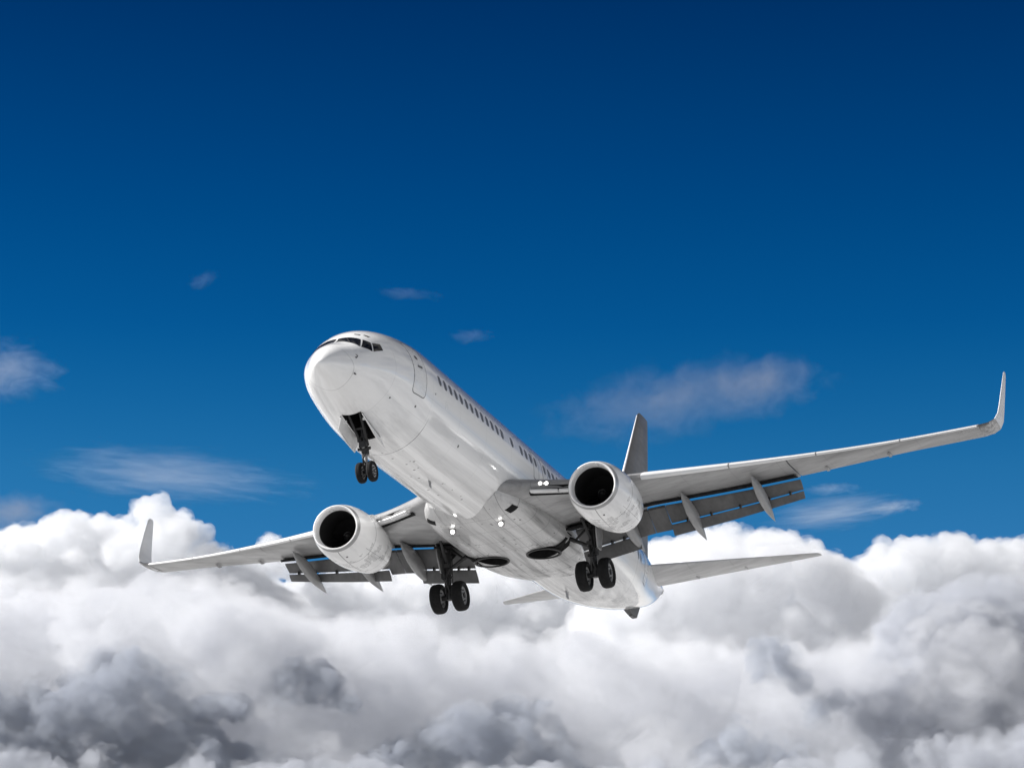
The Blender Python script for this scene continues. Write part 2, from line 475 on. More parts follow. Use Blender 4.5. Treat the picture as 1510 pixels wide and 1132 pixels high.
def cloud_mat(name, col, den, skin=0.0, aniso=0.0, torn=None):
    m = bpy.data.materials.new(name); t = NT(m)
    t.n.remove(t.n['Principled BSDF']); out = t.n['Material Output']
    pv = t.new('ShaderNodeVolumePrincipled')
    pv.inputs['Density'].default_value = den; pv.inputs['Color'].default_value = (*col, 1); pv.inputs['Anisotropy'].default_value = aniso
    if torn:                                                      # uneven, ragged vapour: (feature size in metres, low, high)
        co = t.xyz()[0]
        n = t.noise(co, 1 / torn[0], 6, (1, 1, 1.25), .62)
        n.node.inputs['Distortion'].default_value = .35
        t.put(pv.inputs['Density'], t.math('MULTIPLY', t.ramp(n, torn[1], torn[2]), den))
    t.l.new(pv.outputs[0], out.inputs['Volume'])
    if skin:
        tr = t.new('ShaderNodeBsdfTransparent'); df = t.new('ShaderNodeBsdfDiffuse'); df.inputs[0].default_value = (*col, 1)
        mx = t.new('ShaderNodeMixShader'); mx.inputs[0].default_value = skin
        t.l.new(tr.outputs[0], mx.inputs[1]); t.l.new(df.outputs[0], mx.inputs[2]); t.l.new(mx.outputs[0], out.inputs['Surface'])
    return m

def wisp_mat(name, col, den, scale, lo, hi, size, stretch=(1, 1, 1), edge=1.0):
    """thin uneven vapour that fades out towards the rim of its ellipsoid"""
    m = bpy.data.materials.new(name); t = NT(m)
    t.n.remove(t.n['Principled BSDF']); out = t.n['Material Output']
    co, x, y, z = t.xyz()
    r = t.math('SQRT', t.math('ADD', t.math('ADD', t.math('POWER', t.math('DIVIDE', x, size[0]), 2), t.math('POWER', t.math('DIVIDE', y, size[1]), 2)), t.math('POWER', t.math('DIVIDE', z, size[2]), 2)))
    n = t.noise(co, scale, 8, stretch, .66)
    n.node.inputs['Distortion'].default_value = .6
    fall = t.ramp(r, 1.0, 0.0)
    d = t.ramp(t.math('ADD', n, t.math('MULTIPLY', t.math('SUBTRACT', fall, .55), .62 * edge)), lo, hi)
    pv = t.new('ShaderNodeVolumePrincipled')
    pv.inputs['Color'].default_value = (*col, 1)
    t.put(pv.inputs['Density'], t.math('MULTIPLY', t.math('MULTIPLY', d, t.ramp(fall, 0, .2)), den))
    t.l.new(pv.outputs[0], out.inputs['Volume'])
    return m

def wisp(name, u, v, D, hw, hh, hd, label, col, den, scale, lo, hi, tilt=0.0, stretch=(1, 1, 1), edge=1.0):
    px = D / FPX
    size = (hw * px, hd * px, hh * px)
    V, F = ICO3
    o = mesh_ob(name, V * np.array(size), [tuple(map(int, f)) for f in F], wisp_mat(name + '_vapour', col, den / px, scale / (100 * px), lo, hi, size, stretch, edge))
    o.location = at(u, v, D); o.rotation_euler = (0, tilt, 0)
    tag(o, label, 'cloud')
    return o

def build_clouds():
    bright = cloud_mat('cumulus_bright', (.935, .94, .95), .06, .02, .45, torn=(26, .38, .64)), cloud_mat('cumulus_bright_mist', (.90, .906, .918), .03, 0, .45, torn=(18, .42, .64))  # lighter copy of the white, offsetting shade that falls on one cloud
    white = cloud_mat('cumulus_white', (.90, .907, .92), .075, .02, .45, torn=(26, .38, .64)), cloud_mat('cumulus_mist', (.88, .888, .90), .035, 0, .45, torn=(18, .42, .64))
    pale = cloud_mat('cloud_pale', (.82, .83, .855), .045, .012, .45, torn=(60, .40, .66)), cloud_mat('cloud_pale_mist', (.82, .83, .85), .02, torn=(40, .46, .68))
    grey = cloud_mat('dark_cloud_shade', (.50, .53, .59), .075, .008, torn=(26, .43, .60)), cloud_mat('dark_cloud_mist', (.54, .57, .62), .045, torn=(20, .46, .64))  # grey scatter colour stands in for shade from other cloud
    dusk = cloud_mat('shade_cloud_grey', (.61, .63, .675), .055, .008, torn=(40, .41, .62)), cloud_mat('shade_cloud_mist', (.64, .66, .70), .03, torn=(28, .46, .66))  # lighter grey, again shade put into the scatter colour
    bank('cloud_sheet', [(-620, 800), (-350, 780), (-120, 840), (200, 842), (420, 845), (520, 840), (700, 815), (900, 806), (1000, 800), (1100, 800), (1250, 835), (1400, 820), (1620, 800), (1850, 770), (2150, 790)],
         3900, 1240, 640, (22, 60), 21, white, 'hazy white cloud sheet glimpsed through gaps behind the nearer cumulus', depth=90, vox=3.4, k2=9, k3=4, disp=((50, 24), (18, 12)), mist=None)
    bank('cumulus_cloud', [(-80, 775), (0, 768), (45, 760), (60, 745), (75, 735), (95, 732), (115, 738), (135, 748), (150, 755), (170, 757), (185, 740), (195, 725), (215, 715), (235, 716), (255, 722), (270, 738), (285, 742), (300, 755), (315, 765), (330, 785), (350, 800), (375, 815), (420, 840), (460, 870)],
         3300, 930, 210, (11, 38), 3, white, 'white towering cumulus cloud behind the wing tip with the pale grey upright winglet')
    bank('cumulus_cloud', [(355, 815), (372, 798), (390, 775), (405, 769), (420, 774), (432, 788), (445, 820)],
         3350, 860, 30, (9, 21), 4, white, 'small round white cloud puff peeking up beside the smaller engine', depth=40)
    bank('cumulus_cloud', [(330, 880), (400, 842), (440, 832), (480, 828), (560, 830), (640, 825), (720, 800), (800, 792), (900, 790), (955, 786), (985, 783), (1010, 782), (1060, 800), (1100, 830)],
         3480, 1080, 380, (12, 40), 5, white, 'white cloud bank behind the fuselage and the hanging main wheels')
    bank('cumulus_cloud', [(850, 860), (890, 815), (930, 797), (975, 786), (1000, 780), (1020, 772), (1060, 764), (1090, 762), (1115, 774), (1140, 773), (1175, 773), (1200, 782), (1215, 795), (1230, 802), (1262, 812), (1290, 850)],
         3170, 1080, 370, (10, 36), 6, bright, 'bright white billowing cloud behind the tailplane tip, under the wing flaps')
    bank('cumulus_cloud', [(1235, 830), (1262, 808), (1285, 784), (1310, 777), (1330, 779), (1350, 786), (1370, 782), (1395, 774), (1425, 774), (1440, 785), (1460, 795), (1475, 785), (1490, 778), (1510, 778), (1590, 775)],
         3400, 1000, 210, (11, 36), 7, white, 'white cumulus heads rising above the large grey cloud, below the raised winglet')
    bank('cloud_deck', [(-420, 870), (-250, 840), (-100, 850), (60, 848), (160, 850), (260, 838), (330, 850), (430, 890), (520, 915), (620, 890), (700, 915), (770, 935), (860, 922), (960, 945), (1060, 932), (1150, 955), (1270, 935), (1400, 890), (1600, 870), (1800, 850), (1980, 880)],
         2860, 1240, 760, (16, 60), 8, pale, 'broad pale grey cloud deck filling the sky below the aircraft', depth=200, vox=2.6, k2=12, k3=7, disp=((70, 40), (28, 22), (10, 10), (4, 3)), mist=(10, 20))
    g = dict(vox=1.9, k2=11, k3=6, disp=((60, 40), (24, 24), (9, 10), (3.5, 3.5)), depth=40, mist=(5, 18))
    bank('dark_cloud', [(-80, 1010), (0, 1005), (60, 1008), (110, 990), (130, 955), (150, 935), (180, 945), (230, 950), (270, 985), (275, 1020), (300, 1060), (340, 1080), (400, 1105), (460, 1120), (520, 1140)],
         2650, 1200, 230, (8, 34), 11, grey, 'dark grey cloud low in the corner below the white towering cumulus', **g)
    bank('dark_cloud', [(398, 1000), (408, 985), (440, 970), (470, 978), (500, 995), (524, 1022)], 2650, 1040, 80, (3, 12), 22, grey,
         'small ragged dark cloud scrap below the smaller engine', **g)
    bank('dark_cloud', [(520, 1110), (600, 1080), (640, 1052), (690, 1040), (740, 1022), (780, 1022), (800, 1016), (818, 1030), (825, 1075), (860, 1110)], 2650, 1150, 150, (6, 25), 13, grey,
         'dark grey cloud with a rounded head rising straight below the hanging wheels', **g)
    bank('dark_cloud', [(1030, 1095), (1060, 1080), (1075, 1048), (1090, 1038), (1120, 1070), (1150, 1085), (1180, 1100)], 2650, 1130, 80, (4, 17), 14, grey,
         'peaked dark grey cloud at the lower edge, below the tailplane', **g)
    bank('dark_cloud', [(1190, 1040), (1210, 1022), (1240, 1010), (1268, 1024)], 2650, 1046, 20, (5, 10), 15, grey,
         'thin dark cloud shred between the peaked dark cloud and the large grey cloud', **g)
    bank('dark_cloud', [(1105, 950), (1118, 926), (1135, 928), (1155, 942), (1178, 966), (1188, 992)], 2650, 1002, 50, (4, 12), 18, grey,
         'ragged slanting grey scrap against the white cloud below the tailplane tip', **g)
    bank('dark_cloud', [(282, 1034), (305, 1018), (335, 1020), (362, 1036)], 2650, 1050, 34, (4, 9), 19, grey,
         'small flat grey scrap between the dark corner cloud and the ragged scrap', **g)
    bank('dark_cloud', [(1270, 990), (1300, 905), (1330, 872), (1390, 850), (1450, 845), (1510, 850), (1590, 850)], 2750, 1180, 260, (9, 40), 16, dusk,
         'large grey cloud mass under the white cumulus heads, below the raised winglet', **g)
    bank('dark_cloud', [(-80, 1085), (200, 1105), (480, 1118), (560, 1106), (700, 1122), (900, 1124), (1060, 1104), (1180, 1112), (1300, 1080), (1590, 1065)], 2600, 1240, 260, (10, 40), 17, dusk,
         'long dark grey cloud base along the very bottom of the sky', **g)
    # thin vapour in the blue
    mauve, pale_b = (.44, .43, .44), (.76, .78, .80)
    W = lambda *a, **k: wisp('cirrus_wisp', *a, **k)
    W(1000, 588, 3600, 300, 80, 120, 'faint mauve haze cloud stretched behind the top of the tail fin', mauve, .0036, 2.2, .36, .85, -.17, (1, 1, 1.3))
    W(1125, 565, 3600, 130, 72, 80, 'thicker mauve puff at the end of the faint haze cloud by the raised winglet', mauve, .005, 2.6, .38, .85, -.1, (1, 1, 1.2))
    W(10, 545, 3600, 125, 75, 80, 'ragged pale wisp at the edge of the sky, high above the white cumulus', pale_b, .0055, 2.2, .40, .9, .1, (1, 1, 2.2))
    W(250, 700, 3700, 330, 62, 140, 'long thin pale veil of cirrus just above the white towering cumulus', pale_b, .0042, 2.6, .43, .9, .08, (.6, 1, 5))
    W(20, 755, 3700, 100, 44, 80, 'dull mauve veil low at the edge beside the white towering cumulus', mauve, .009, 2.0, .36, .8, 0, (1, 1, 2))
    W(1230, 755, 3600, 170, 40, 90, 'pale streaky wisp under the outer wing flaps', pale_b, .008, 2.8, .42, .85, -.12, (.45, 1, 6))
    W(1315, 747, 3600, 60, 16, 30, 'small bright streak of cirrus beneath the outer wing', pale_b, .02, 4, .36, .85, -.08, (1, 1, 3))
    W(1225, 720, 3600, 60, 14, 30, 'tiny pale streak close behind the tip of the outer flap', pale_b, .011, 4, .38, .85, 0, (1, 1, 3))
    W(300, 412, 3600, 46, 22, 30, 'tiny faint wisp alone in the deep blue, high beyond the nose', pale_b, .003, 4, .42, .9, -.35, (1, 1, 3))
    W(600, 432, 3600, 80, 18, 30, 'thin faint streak in the blue directly above the cockpit', pale_b, .003, 3, .42, .9, .12, (1, 1, 4))
    W(696, 494, 3600, 60, 20, 30, 'small faint wisp in the blue just above the forward cabin windows', pale_b, .0035, 3, .42, .9, 0, (1, 1, 3))
build_clouds()

# ------------------------------------------------------------------ aircraft
# the aircraft's own axes: x aft from the nose, y to starboard, z up, in metres
ROT, CAMP = Vector((1.0189304431, -.7869631528, 1.0277724486)), Vector((-75.9490778, -31.7445336, -31.9195717))
R_ = Matrix.Rotation(ROT.length, 3, ROT.normalized())
B_ = Matrix(((1, 0, 0), (0, SP, CP), (0, -CP, SP)))       # camera axes (right, down, ahead) -> world, as columns
B_ = Matrix(((1, 0, 0), (0, SP, CP), (0, -CP, SP)))
A_ = B_ @ R_
plane = bpy.data.objects.new('passenger_jet', None)
COL.objects.link(plane)
plane.matrix_world = Matrix.Translation(EYE - A_ @ CAMP) @ A_.to_4x4()
tag(plane, 'white twin-engine passenger jet with wheels down and flaps out, flying in to land', 'aircraft')

TOP = [(.55, -.68), (.595, -.58), (.732, -.37), (1.004, -.10), (1.458, .22), (1.912, .43), (2.185, .60), (2.548, .9), (3.003, 1.18), (3.548, 1.4), (4.183, 1.57), (5.092, 1.73), (6, 1.84), (7, 1.88), (29, 1.88), (33, 1.8), (36, 1.62), (38.02, 1.45)]
BOT = [(.55, -.68), (.595, -.735), (.732, -.80), (1.004, -.91), (1.458, -1.06), (1.912, -1.19), (2.367, -1.32), (3.275, -1.60), (4.183, -1.84), (5.092, -2.02), (6, -2.07), (24.5, -2.11), (26, -2.08), (28, -1.87), (30, -1.52), (32, -1.09), (34, -.57), (36, .05), (37.2, .55), (38.02, 1.0)]
WID = [(.55, 0), (.595, .10), (.732, .25), (1.004, .45), (1.458, .73), (1.912, 1.02), (2.367, 1.22), (3.275, 1.54), (4.183, 1.74), (5.092, 1.85), (6, 1.88), (25, 1.88), (27, 1.84), (29, 1.72), (31, 1.48), (33, 1.15), (35, .77), (37, .38), (38.02, .2)]
ZC = [(.55, -.68), (1.458, -.5), (2.367, -.35), (3.275, -.2), (4.183, -.08), (5.546, 0), (25, 0), (30, .4), (34, .9), (38.02, 1.25)]
def ev(T, x):
    return pchip([math.sqrt(a - .55) for a, b in T], [b for a, b in T], math.sqrt(max(0, x - .55)))
_cache = {}
def dims(x):
    k = round(x, 4)
    if k not in _cache: _cache[k] = (ev(WID, x), ev(TOP, x), ev(BOT, x), ev(ZC, x))
    return _cache[k]
def hull(x, th):
    """the skin at station x; th is measured from starboard, up positive"""
    w, t, b, c = dims(x); s = math.sin(th)
    if s < 0 and x < 6: w *= 1 - .27 * s * s * min(1, (x - .55) / .8) * min(1, (6 - x) / 3)      # the chin narrows towards the keel
    return Vector((x, w * math.cos(th), c + (t - c) * s if s >= 0 else c + (c - b) * s))
def hull_n(x, th):
    e = .01
    n = (hull(x, th + e) - hull(x, th - e)).cross(hull(x + e, th) - hull(x - e, th)).normalized()
    return n if n.dot(hull(x, th) - Vector((x, 0, dims(x)[3]))) > 0 else -n
def th_z(x, z, side):
    w, t, b, c = dims(x)
    s = (z - c) / ((t - c) if z > c else (c - b)); s = max(-1, min(1, s)); a = math.asin(s)
    return a if side > 0 else math.pi - a
def th_y(x, y):
    w = dims(x)[0]; return math.acos(max(-1, min(1, y / w)))

def patch(name, pts, off, mats, parent, bands=(1, .66, .33), deep=.012, conv=None, mats_ring=None):
    """a shell lying on the skin: pts are (x, theta); rings shrink to the middle; the rim turns down into the skin"""
    n = len(pts); cx = sum(p[0] for p in pts) / n; ct = sum(p[1] for p in pts) / n
    v, f, mi = [], [], []
    def ring(s, o): return [hull(cx + (x - cx) * s, ct + (t - ct) * s) + hull_n(cx + (x - cx) * s, ct + (t - ct) * s) * o for x, t in pts]
    rings = [ring(1, -deep), ring(1, off)] + [ring(s, off) for s in bands[1:]]
    for r in rings: v += r
    for i in range(len(rings) - 1):
        for j in range(n):
            f.append((i * n + j, i * n + (j + 1) % n, (i + 1) * n + (j + 1) % n, (i + 1) * n + j)); mi.append(mats_ring[i] if mats_ring else 0)
    v.append(hull(cx, ct) + hull_n(cx, ct) * off); q = len(rings) - 1
    for j in range(n): f.append((q * n + j, q * n + (j + 1) % n, len(v) - 1)); mi.append(mats_ring[-1] if mats_ring else 0)
    return mesh_ob(name, v, f, mats, parent, True, mi)

def rounded(x0, x1, z0, z1, r, side, k=5, per=6):
    """(x, theta) outline of a rounded rectangle on one side of the hull"""
    P = []
    cs = [(x1 - r, z1 - r, 0), (x0 + r, z1 - r, 90), (x0 + r, z0 + r, 180), (x1 - r, z0 + r, 270)]
    for i, (cx, cz, a0) in enumerate(cs):
        for j in range(k + 1):
            a = rad(a0 + 90 * j / k); P.append((cx + r * math.cos(a), cz + r * math.sin(a)))
        nx, nz = cs[(i + 1) % 4][:2]; a = rad(a0 + 90)
        p, q = P[-1], (nx + r * math.cos(a), nz + r * math.sin(a))
        for j in range(1, per): P.append((p[0] + (q[0] - p[0]) * j / per, p[1] + (q[1] - p[1]) * j / per))
    return [(x, th_z(x, z, side)) for x, z in P]

def quad(c, per=6):
    """(x, theta) outline from corner points with straight sides"""
    P = []
    for i in range(len(c)):
        a, b = c[i], c[(i + 1) % len(c)]
        for j in range(per): P.append((a[0] + (b[0] - a[0]) * j / per, a[1] + (b[1] - a[1]) * j / per))
    return P

def build_fuselage():
    xs = np.concatenate([.55 + np.linspace(.03, 1, 34) ** 2 * 2.2, np.linspace(2.85, 25, 100), np.linspace(25.2, 38.02, 60)])
    N = 120
    mb = MB()
    mb.loft([[hull(x, 2 * math.pi * j / N) for j in range(N)] for x in xs])
    o = mb.build('fuselage', [M['fuselage']], plane)
    # nose wheel bay
    c = MB().box((3.95, 0, -1.75), 1.5, .66, 1.5).build('cutter', M['bay'], None, False)
    c.data.materials.clear(); c.data.materials.append(M['bay'])
    c.parent = plane
    bpy.context.view_layer.update()
    carve(o, [c])
    return o
fus = build_fuselage()

# cockpit glazing: corners (x, y or theta) read off the port side and mirrored
def cockpit():
    S = lambda x, y, s: (x, th_y(x, y * s))
    for s in (-1, 1):
        a = patch('windscreen', quad([S(2.04, .03, s), S(2.34, .03, s), S(2.47, .73, s), S(2.12, .83, s)]), .006, M['glass'], fus)
        b = patch('cockpit_window', quad([S(2.50, .785, s), S(2.62, 1.01, s), S(2.42, 1.135, s), S(2.155, .865, s)]), .006, M['glass'], fus)
        c = patch('cockpit_window', quad([S(2.65, 1.045, s), S(2.94, 1.20, s), S(2.90, 1.315, s), S(2.465, 1.16, s)]), .006, M['glass'], fus)
        patch('eyebrow_window', quad([S(2.66, .44, s), S(2.72, .44, s), S(2.76, .62, s), S(2.70, .62, s)], 3), .005, M['glass'], fus)
        patch('eyebrow_window', quad([S(2.78, .70, s), S(2.85, .72, s), S(2.90, .88, s), S(2.80, .86, s)], 3), .005, M['glass'], fus)
        wb = MB(); p = hull(2.10, th_y(2.10, .5 * s)); n = hull_n(2.10, th_y(2.10, .5 * s))
        q = hull(2.32, th_y(2.32, .32 * s)); nq = hull_n(2.32, th_y(2.32, .32 * s))
        wb.tube(p + n * .02, q + nq * .03, .010, .006, 6)
        wb.build('wiper', M['black'], fus)
cockpit()

def cabin():
    ks = list(range(13)) + [14, 16, 17, 18, 19, 21] + list(range(22, 44)) + [45, 46]
    for k in ks:
        x = 6.571 + .508 * k
        if 27.9 < x: pass
        patch('cabin_window', rounded(x - .13, x + .13, .15, .515, .11, -1, 4, 2), .004, M['pane'], fus, bands=(1, .5))
    def door(name, x0, x1, z0, z1, r, side, white=True):
        pts = rounded(x0, x1, z0, z1, r, side, 5, 8)
        hw, hz = (x1 - x0) / 2, (z1 - z0) / 2
        n = len(pts)
        inner = rounded(x0 + .028, x1 - .028, z0 + .028, z1 - .028, r - .02, side, 5, 8)
        v, f, mi = [], [], []
        P = lambda q, o: [hull(x, t) + hull_n(x, t) * o for x, t in q]
        cx, cz = (x0 + x1) / 2, (z0 + z1) / 2
        rings = [P(pts, -.01), P(pts, .004), P(inner, .004)]
        zz = lambda s: [(x, th_z(x, z, side)) for x, z in [(cx + (a - cx) * s, cz + (hull(a, b).z - cz) * s) for a, b in inner]]
        rings += [P(zz(s), .004) for s in (.85, .6, .35, .12)]
        for q in rings: v += q
        for i in range(len(rings) - 1):
            for j in range(n):
                f.append((i * n + j, i * n + (j + 1) % n, (i + 1) * n + (j + 1) % n, (i + 1) * n + j)); mi.append(0 if i < 2 else 1)
        f.append(tuple((len(rings) - 1) * n + j for j in range(n))); mi.append(1)
        return mesh_ob(name, v, f, [M['line'], M['white']], fus, True, mi)
    d = door('passenger_door', 4.42, 5.33, -.70, 1.12, .16, -1)
    h = MB(); 
    for k in range(3): h.box(hull(4.78 + .11 * k, th_z(4.78, .27, -1)) + Vector((0, -.006, 0)), .085, .03, .06)
    h.build('door_handle', M['line'], d, False)
    patch('door_porthole', rounded(4.72, 4.90, .52, .66, .05, -1, 3, 2), .007, M['line'], d, bands=(1, .5))
    door('overwing_exit', 15.92, 16.48, -.35, .72, .10, -1)
    door('overwing_exit', 16.92, 17.48, -.35, .72, .10, -1)
    patch('cabin_window', rounded(16.10, 16.32, .165, .505, .10, -1, 4, 2), .008, M['pane'], fus, bands=(1, .5))
    patch('cabin_window', rounded(17.10, 17.32, .165, .505, .10, -1, 4, 2), .008, M['pane'], fus, bands=(1, .5))
    door('service_door', 31.0, 31.8, -.35, 1.1, .14, -1)
    patch('access_panel', rounded(7.02, 7.20, -.48, -.22, .08, -1, 4, 2), .003, M['white'], fus, bands=(1, .8))
    # air data probes on the port cheek, static ports
    for x, y in ((1.69, -.28), (1.74, -.78)):
        th = th_z(x, y, -1); p, n = hull(x, th), hull_n(x, th)
        b = MB(); b.tube(p - n * .02, p + n * .10, .035, .02, 8); b.tube(p + n * .10, p + n * .10 + Vector((-.16, 0, 0)), .018, .010, 8)
        b.build('air_data_probe', M['line'], fus)
    for x, z, r in ((3.61, -1.08, .035), (4.95, -1.02, .04), (6.1, -.28, .03), (8.9, -1.2, .05)):
        patch('static_port', [(x + r * math.cos(a), th_z(x, z, -1) + r * .55 * math.sin(a)) for a in np.linspace(0, 2 * math.pi, 14, endpoint=False)], .004, M['line'], fus, bands=(1, .5))
cabin()

def antennas():
    for x, y, h, c in ((9.3, -.25, .20, .30), (24.6, 0, .28, .40)):
        z = hull(x, -math.pi / 2).z + .02
        b = MB()
        b.loft([[Vector((x + c * k + .35 * h * (q), y + t * (1 - .5 * q), z - h * q)) for k, t in ((0, 0), (.3, .028), (.7, .022), (1 - .25 * q, 0), (.7, -.022), (.3, -.028))] for q in (0, .5, 1)])
        b.build('blade_antenna', M['canoe'], fus)
    b = MB()                                                     # tail skid under the rear fuselage
    z0 = -.45
    b.loft([[Vector((x, y, z)) for x, y, z in ((32.7, -w, -.80), (34.4, -w, -.40), (34.4, w, -.40), (32.7, w, -.80))] if k == 0 else
            [Vector((x, y, z)) for x, y, z in ((33.2, -w, -.98), (34.0, -w, -.98), (34.0, w, -.98), (33.2, w, -.98))] for k, w in ((0, .16), (1, .09))])
    b.box((33.6, 0, -1.0), .5, .14, .06)
    b.build('tail_skid', M['flap'], fus, False)
    b = MB(); b.lathe([(0, .2), (.12, .19), (.12, .15), (-.3, .14)], (38.02, 0, 1.225), (1, 0, 0), 24)
    b.build('exhaust_pipe', M['hot'], fus)
antennas()

# -- belly fairing with the open main wheel wells
def build_belly():
    st = [(13.2, 1.3, -1.90, -.9), (13.8, 1.62, -2.08, -.85), (14.5, 1.86, -2.16, -.8), (15.5, 2.0, -2.19, -.75), (17.5, 2.06, -2.21, -.7), (20.5, 2.04, -2.22, -.7), (21.6, 1.86, -2.19, -.75), (22.6, 1.5, -2.10, -.85), (23.4, 1.05, -1.98, -.95)]
    N = 64; rings = []
    xs = np.linspace(13.2, 23.4, 60)
    def fsec(x, a, off=0.0):
        w, b, t = [pchip([q[0] for q in st], [q[k] for q in st], x) for k in (1, 2, 3)]
        c, q = math.cos(a), math.sin(a); e = 2 / 2.9
        return Vector((x, (w + off) * math.copysign(abs(c) ** e, c), (b + t) / 2 + ((t - b) / 2 + off) * math.copysign(abs(q) ** e, q)))
    for x in xs: rings.append([fsec(x, 2 * math.pi * j / N) for j in range(N)])
    o = MB().loft(rings).build('belly_fairing', [M['fairing']], plane)
    cut = []
    for s in (-1, 1):
        c = MB()
        c.lathe([(0, .60), (1.1, .60)], (19.1, s * 1.02, -2.6), (0, 0, 1), 40)
        c = c.build('cutter', M['bay'], plane, False); cut.append(c)
    bpy.context.view_layer.update()
    cut2 = []
    for c in cut:
        d = c.copy(); d.data = c.data.copy(); COL.objects.link(d); cut2.append(d)
    bpy.context.view_layer.update()
    carve(o, cut)
    carve(fus, cut2)
    for s in (-1, 1):                                            # rubber lip round each well, slot seal towards the leg
        b = MB(); n = 40
        ring = lambda r, z: [Vector((19.1 + r * math.cos(t), s * 1.02 + r * math.sin(t), z)) for t in np.linspace(0, 2 * math.pi, n, endpoint=False)]
        b.loft([ring(.585, -2.20), ring(.585, -2.245), ring(.66, -2.245), ring(.66, -2.20), ring(.585, -2.20)], cap=False)
        b.build('wheel_well_seal', M['black'], o)
        b = MB()
        b.slab([(18.78, s * 1.5, -2.228), (19.42, s * 1.5, -2.228), (19.40, s * 1.92, -1.98), (19.38, s * 2.05, -1.62), (18.85, s * 2.05, -1.62), (18.80, s * 1.92, -1.98)], (0, 0, .03))
        b.build('leg_slot', M['bay'], o, False)
        # retractable landing lights, lit
        p = Vector((14.72, s * .92, -2.17))
        h = MB(); h.lathe([(-.14, .085), (0, .095), (.03, .095)], p + Vector((0, 0, -.08)), (-1, 0, -.15), 20); h.box(p + Vector((.1, 0, .02)), .16, .1, .14)
        h = h.build('landing_light', M['housing'], o)
        MB().lathe([(.032, .075), (.05, .05), (.06, .0)], p + Vector((0, 0, -.08)), (-1, 0, -.15), 20).build('lamp', M['lamp'], h)
    for sd in (-1, 1):                                           # flush cooling inlets on the forward fairing
        b = MB(); A = lambda k: -math.pi / 2 + sd * (.75 + .40 * k)
        b.loft([[fsec(x, A(k), o_) for k, o_ in ((0, .012), (.25, .014), (.5, .015), (.75, .014), (1, .012), (1, -.02), (.5, -.02), (0, -.02))] for x in (14.02, 14.12, 14.25, 14.36)])
        b.build('air_inlet', M['bay'], o)
    return o
belly = build_belly()

# -- wings
def zw(y):
    a = abs(y) - 1.88
    return -1.25 + .105 * a + .0037 * a * a
LE = [(.8, 12.6), (2.0, 13.75), (3.94, 15.3), (5.5, 16.15), (7.66, 17.4), (10.75, 19.25), (13.6, 20.95), (16.9, 22.78)]
TE = [(.8, 19.7), (2.8, 19.62), (4.8, 19.58), (6.55, 20.1), (7.47, 20.45), (10.4, 21.5), (12, 22.05), (14, 22.8), (16.9, 24.25)]
le = lambda y: pchip([a for a, b in LE], [b for a, b in LE], abs(y))
te = lambda y: pchip([a for a, b in TE], [b for a, b in TE], abs(y))
def foil(t, n=22, cut=1.0, camber=.018):
    """closed section: (x/c, z/c) from the trailing edge over the top, round the nose and back underneath"""
    b = [(1 - math.cos(math.pi * i / n)) / 2 for i in range(n + 1)]
    yt = lambda x: 5 * t * (.2969 * math.sqrt(x) - .126 * x - .3516 * x * x + .2843 * x ** 3 - .1036 * x ** 4)
    yc = lambda x: camber * 4 * x * (1 - x)
    up = [(x * cut, yc(x * cut) + yt(x * cut)) for x in b[::-1]]
    lo = [(x * cut, yc(x * cut) - yt(x * cut)) for x in b[1:]]
    return up + lo
def sec(y, s, t, cut, x0=None, x1=None):
    a, b = (le(y) if x0 is None else x0), (te(y) if x1 is None else x1)
    c = (b - a) / cut
    return [Vector((a + x * c, s * y, zw(y) + z * c)) for x, z in foil(t, cut=cut)]

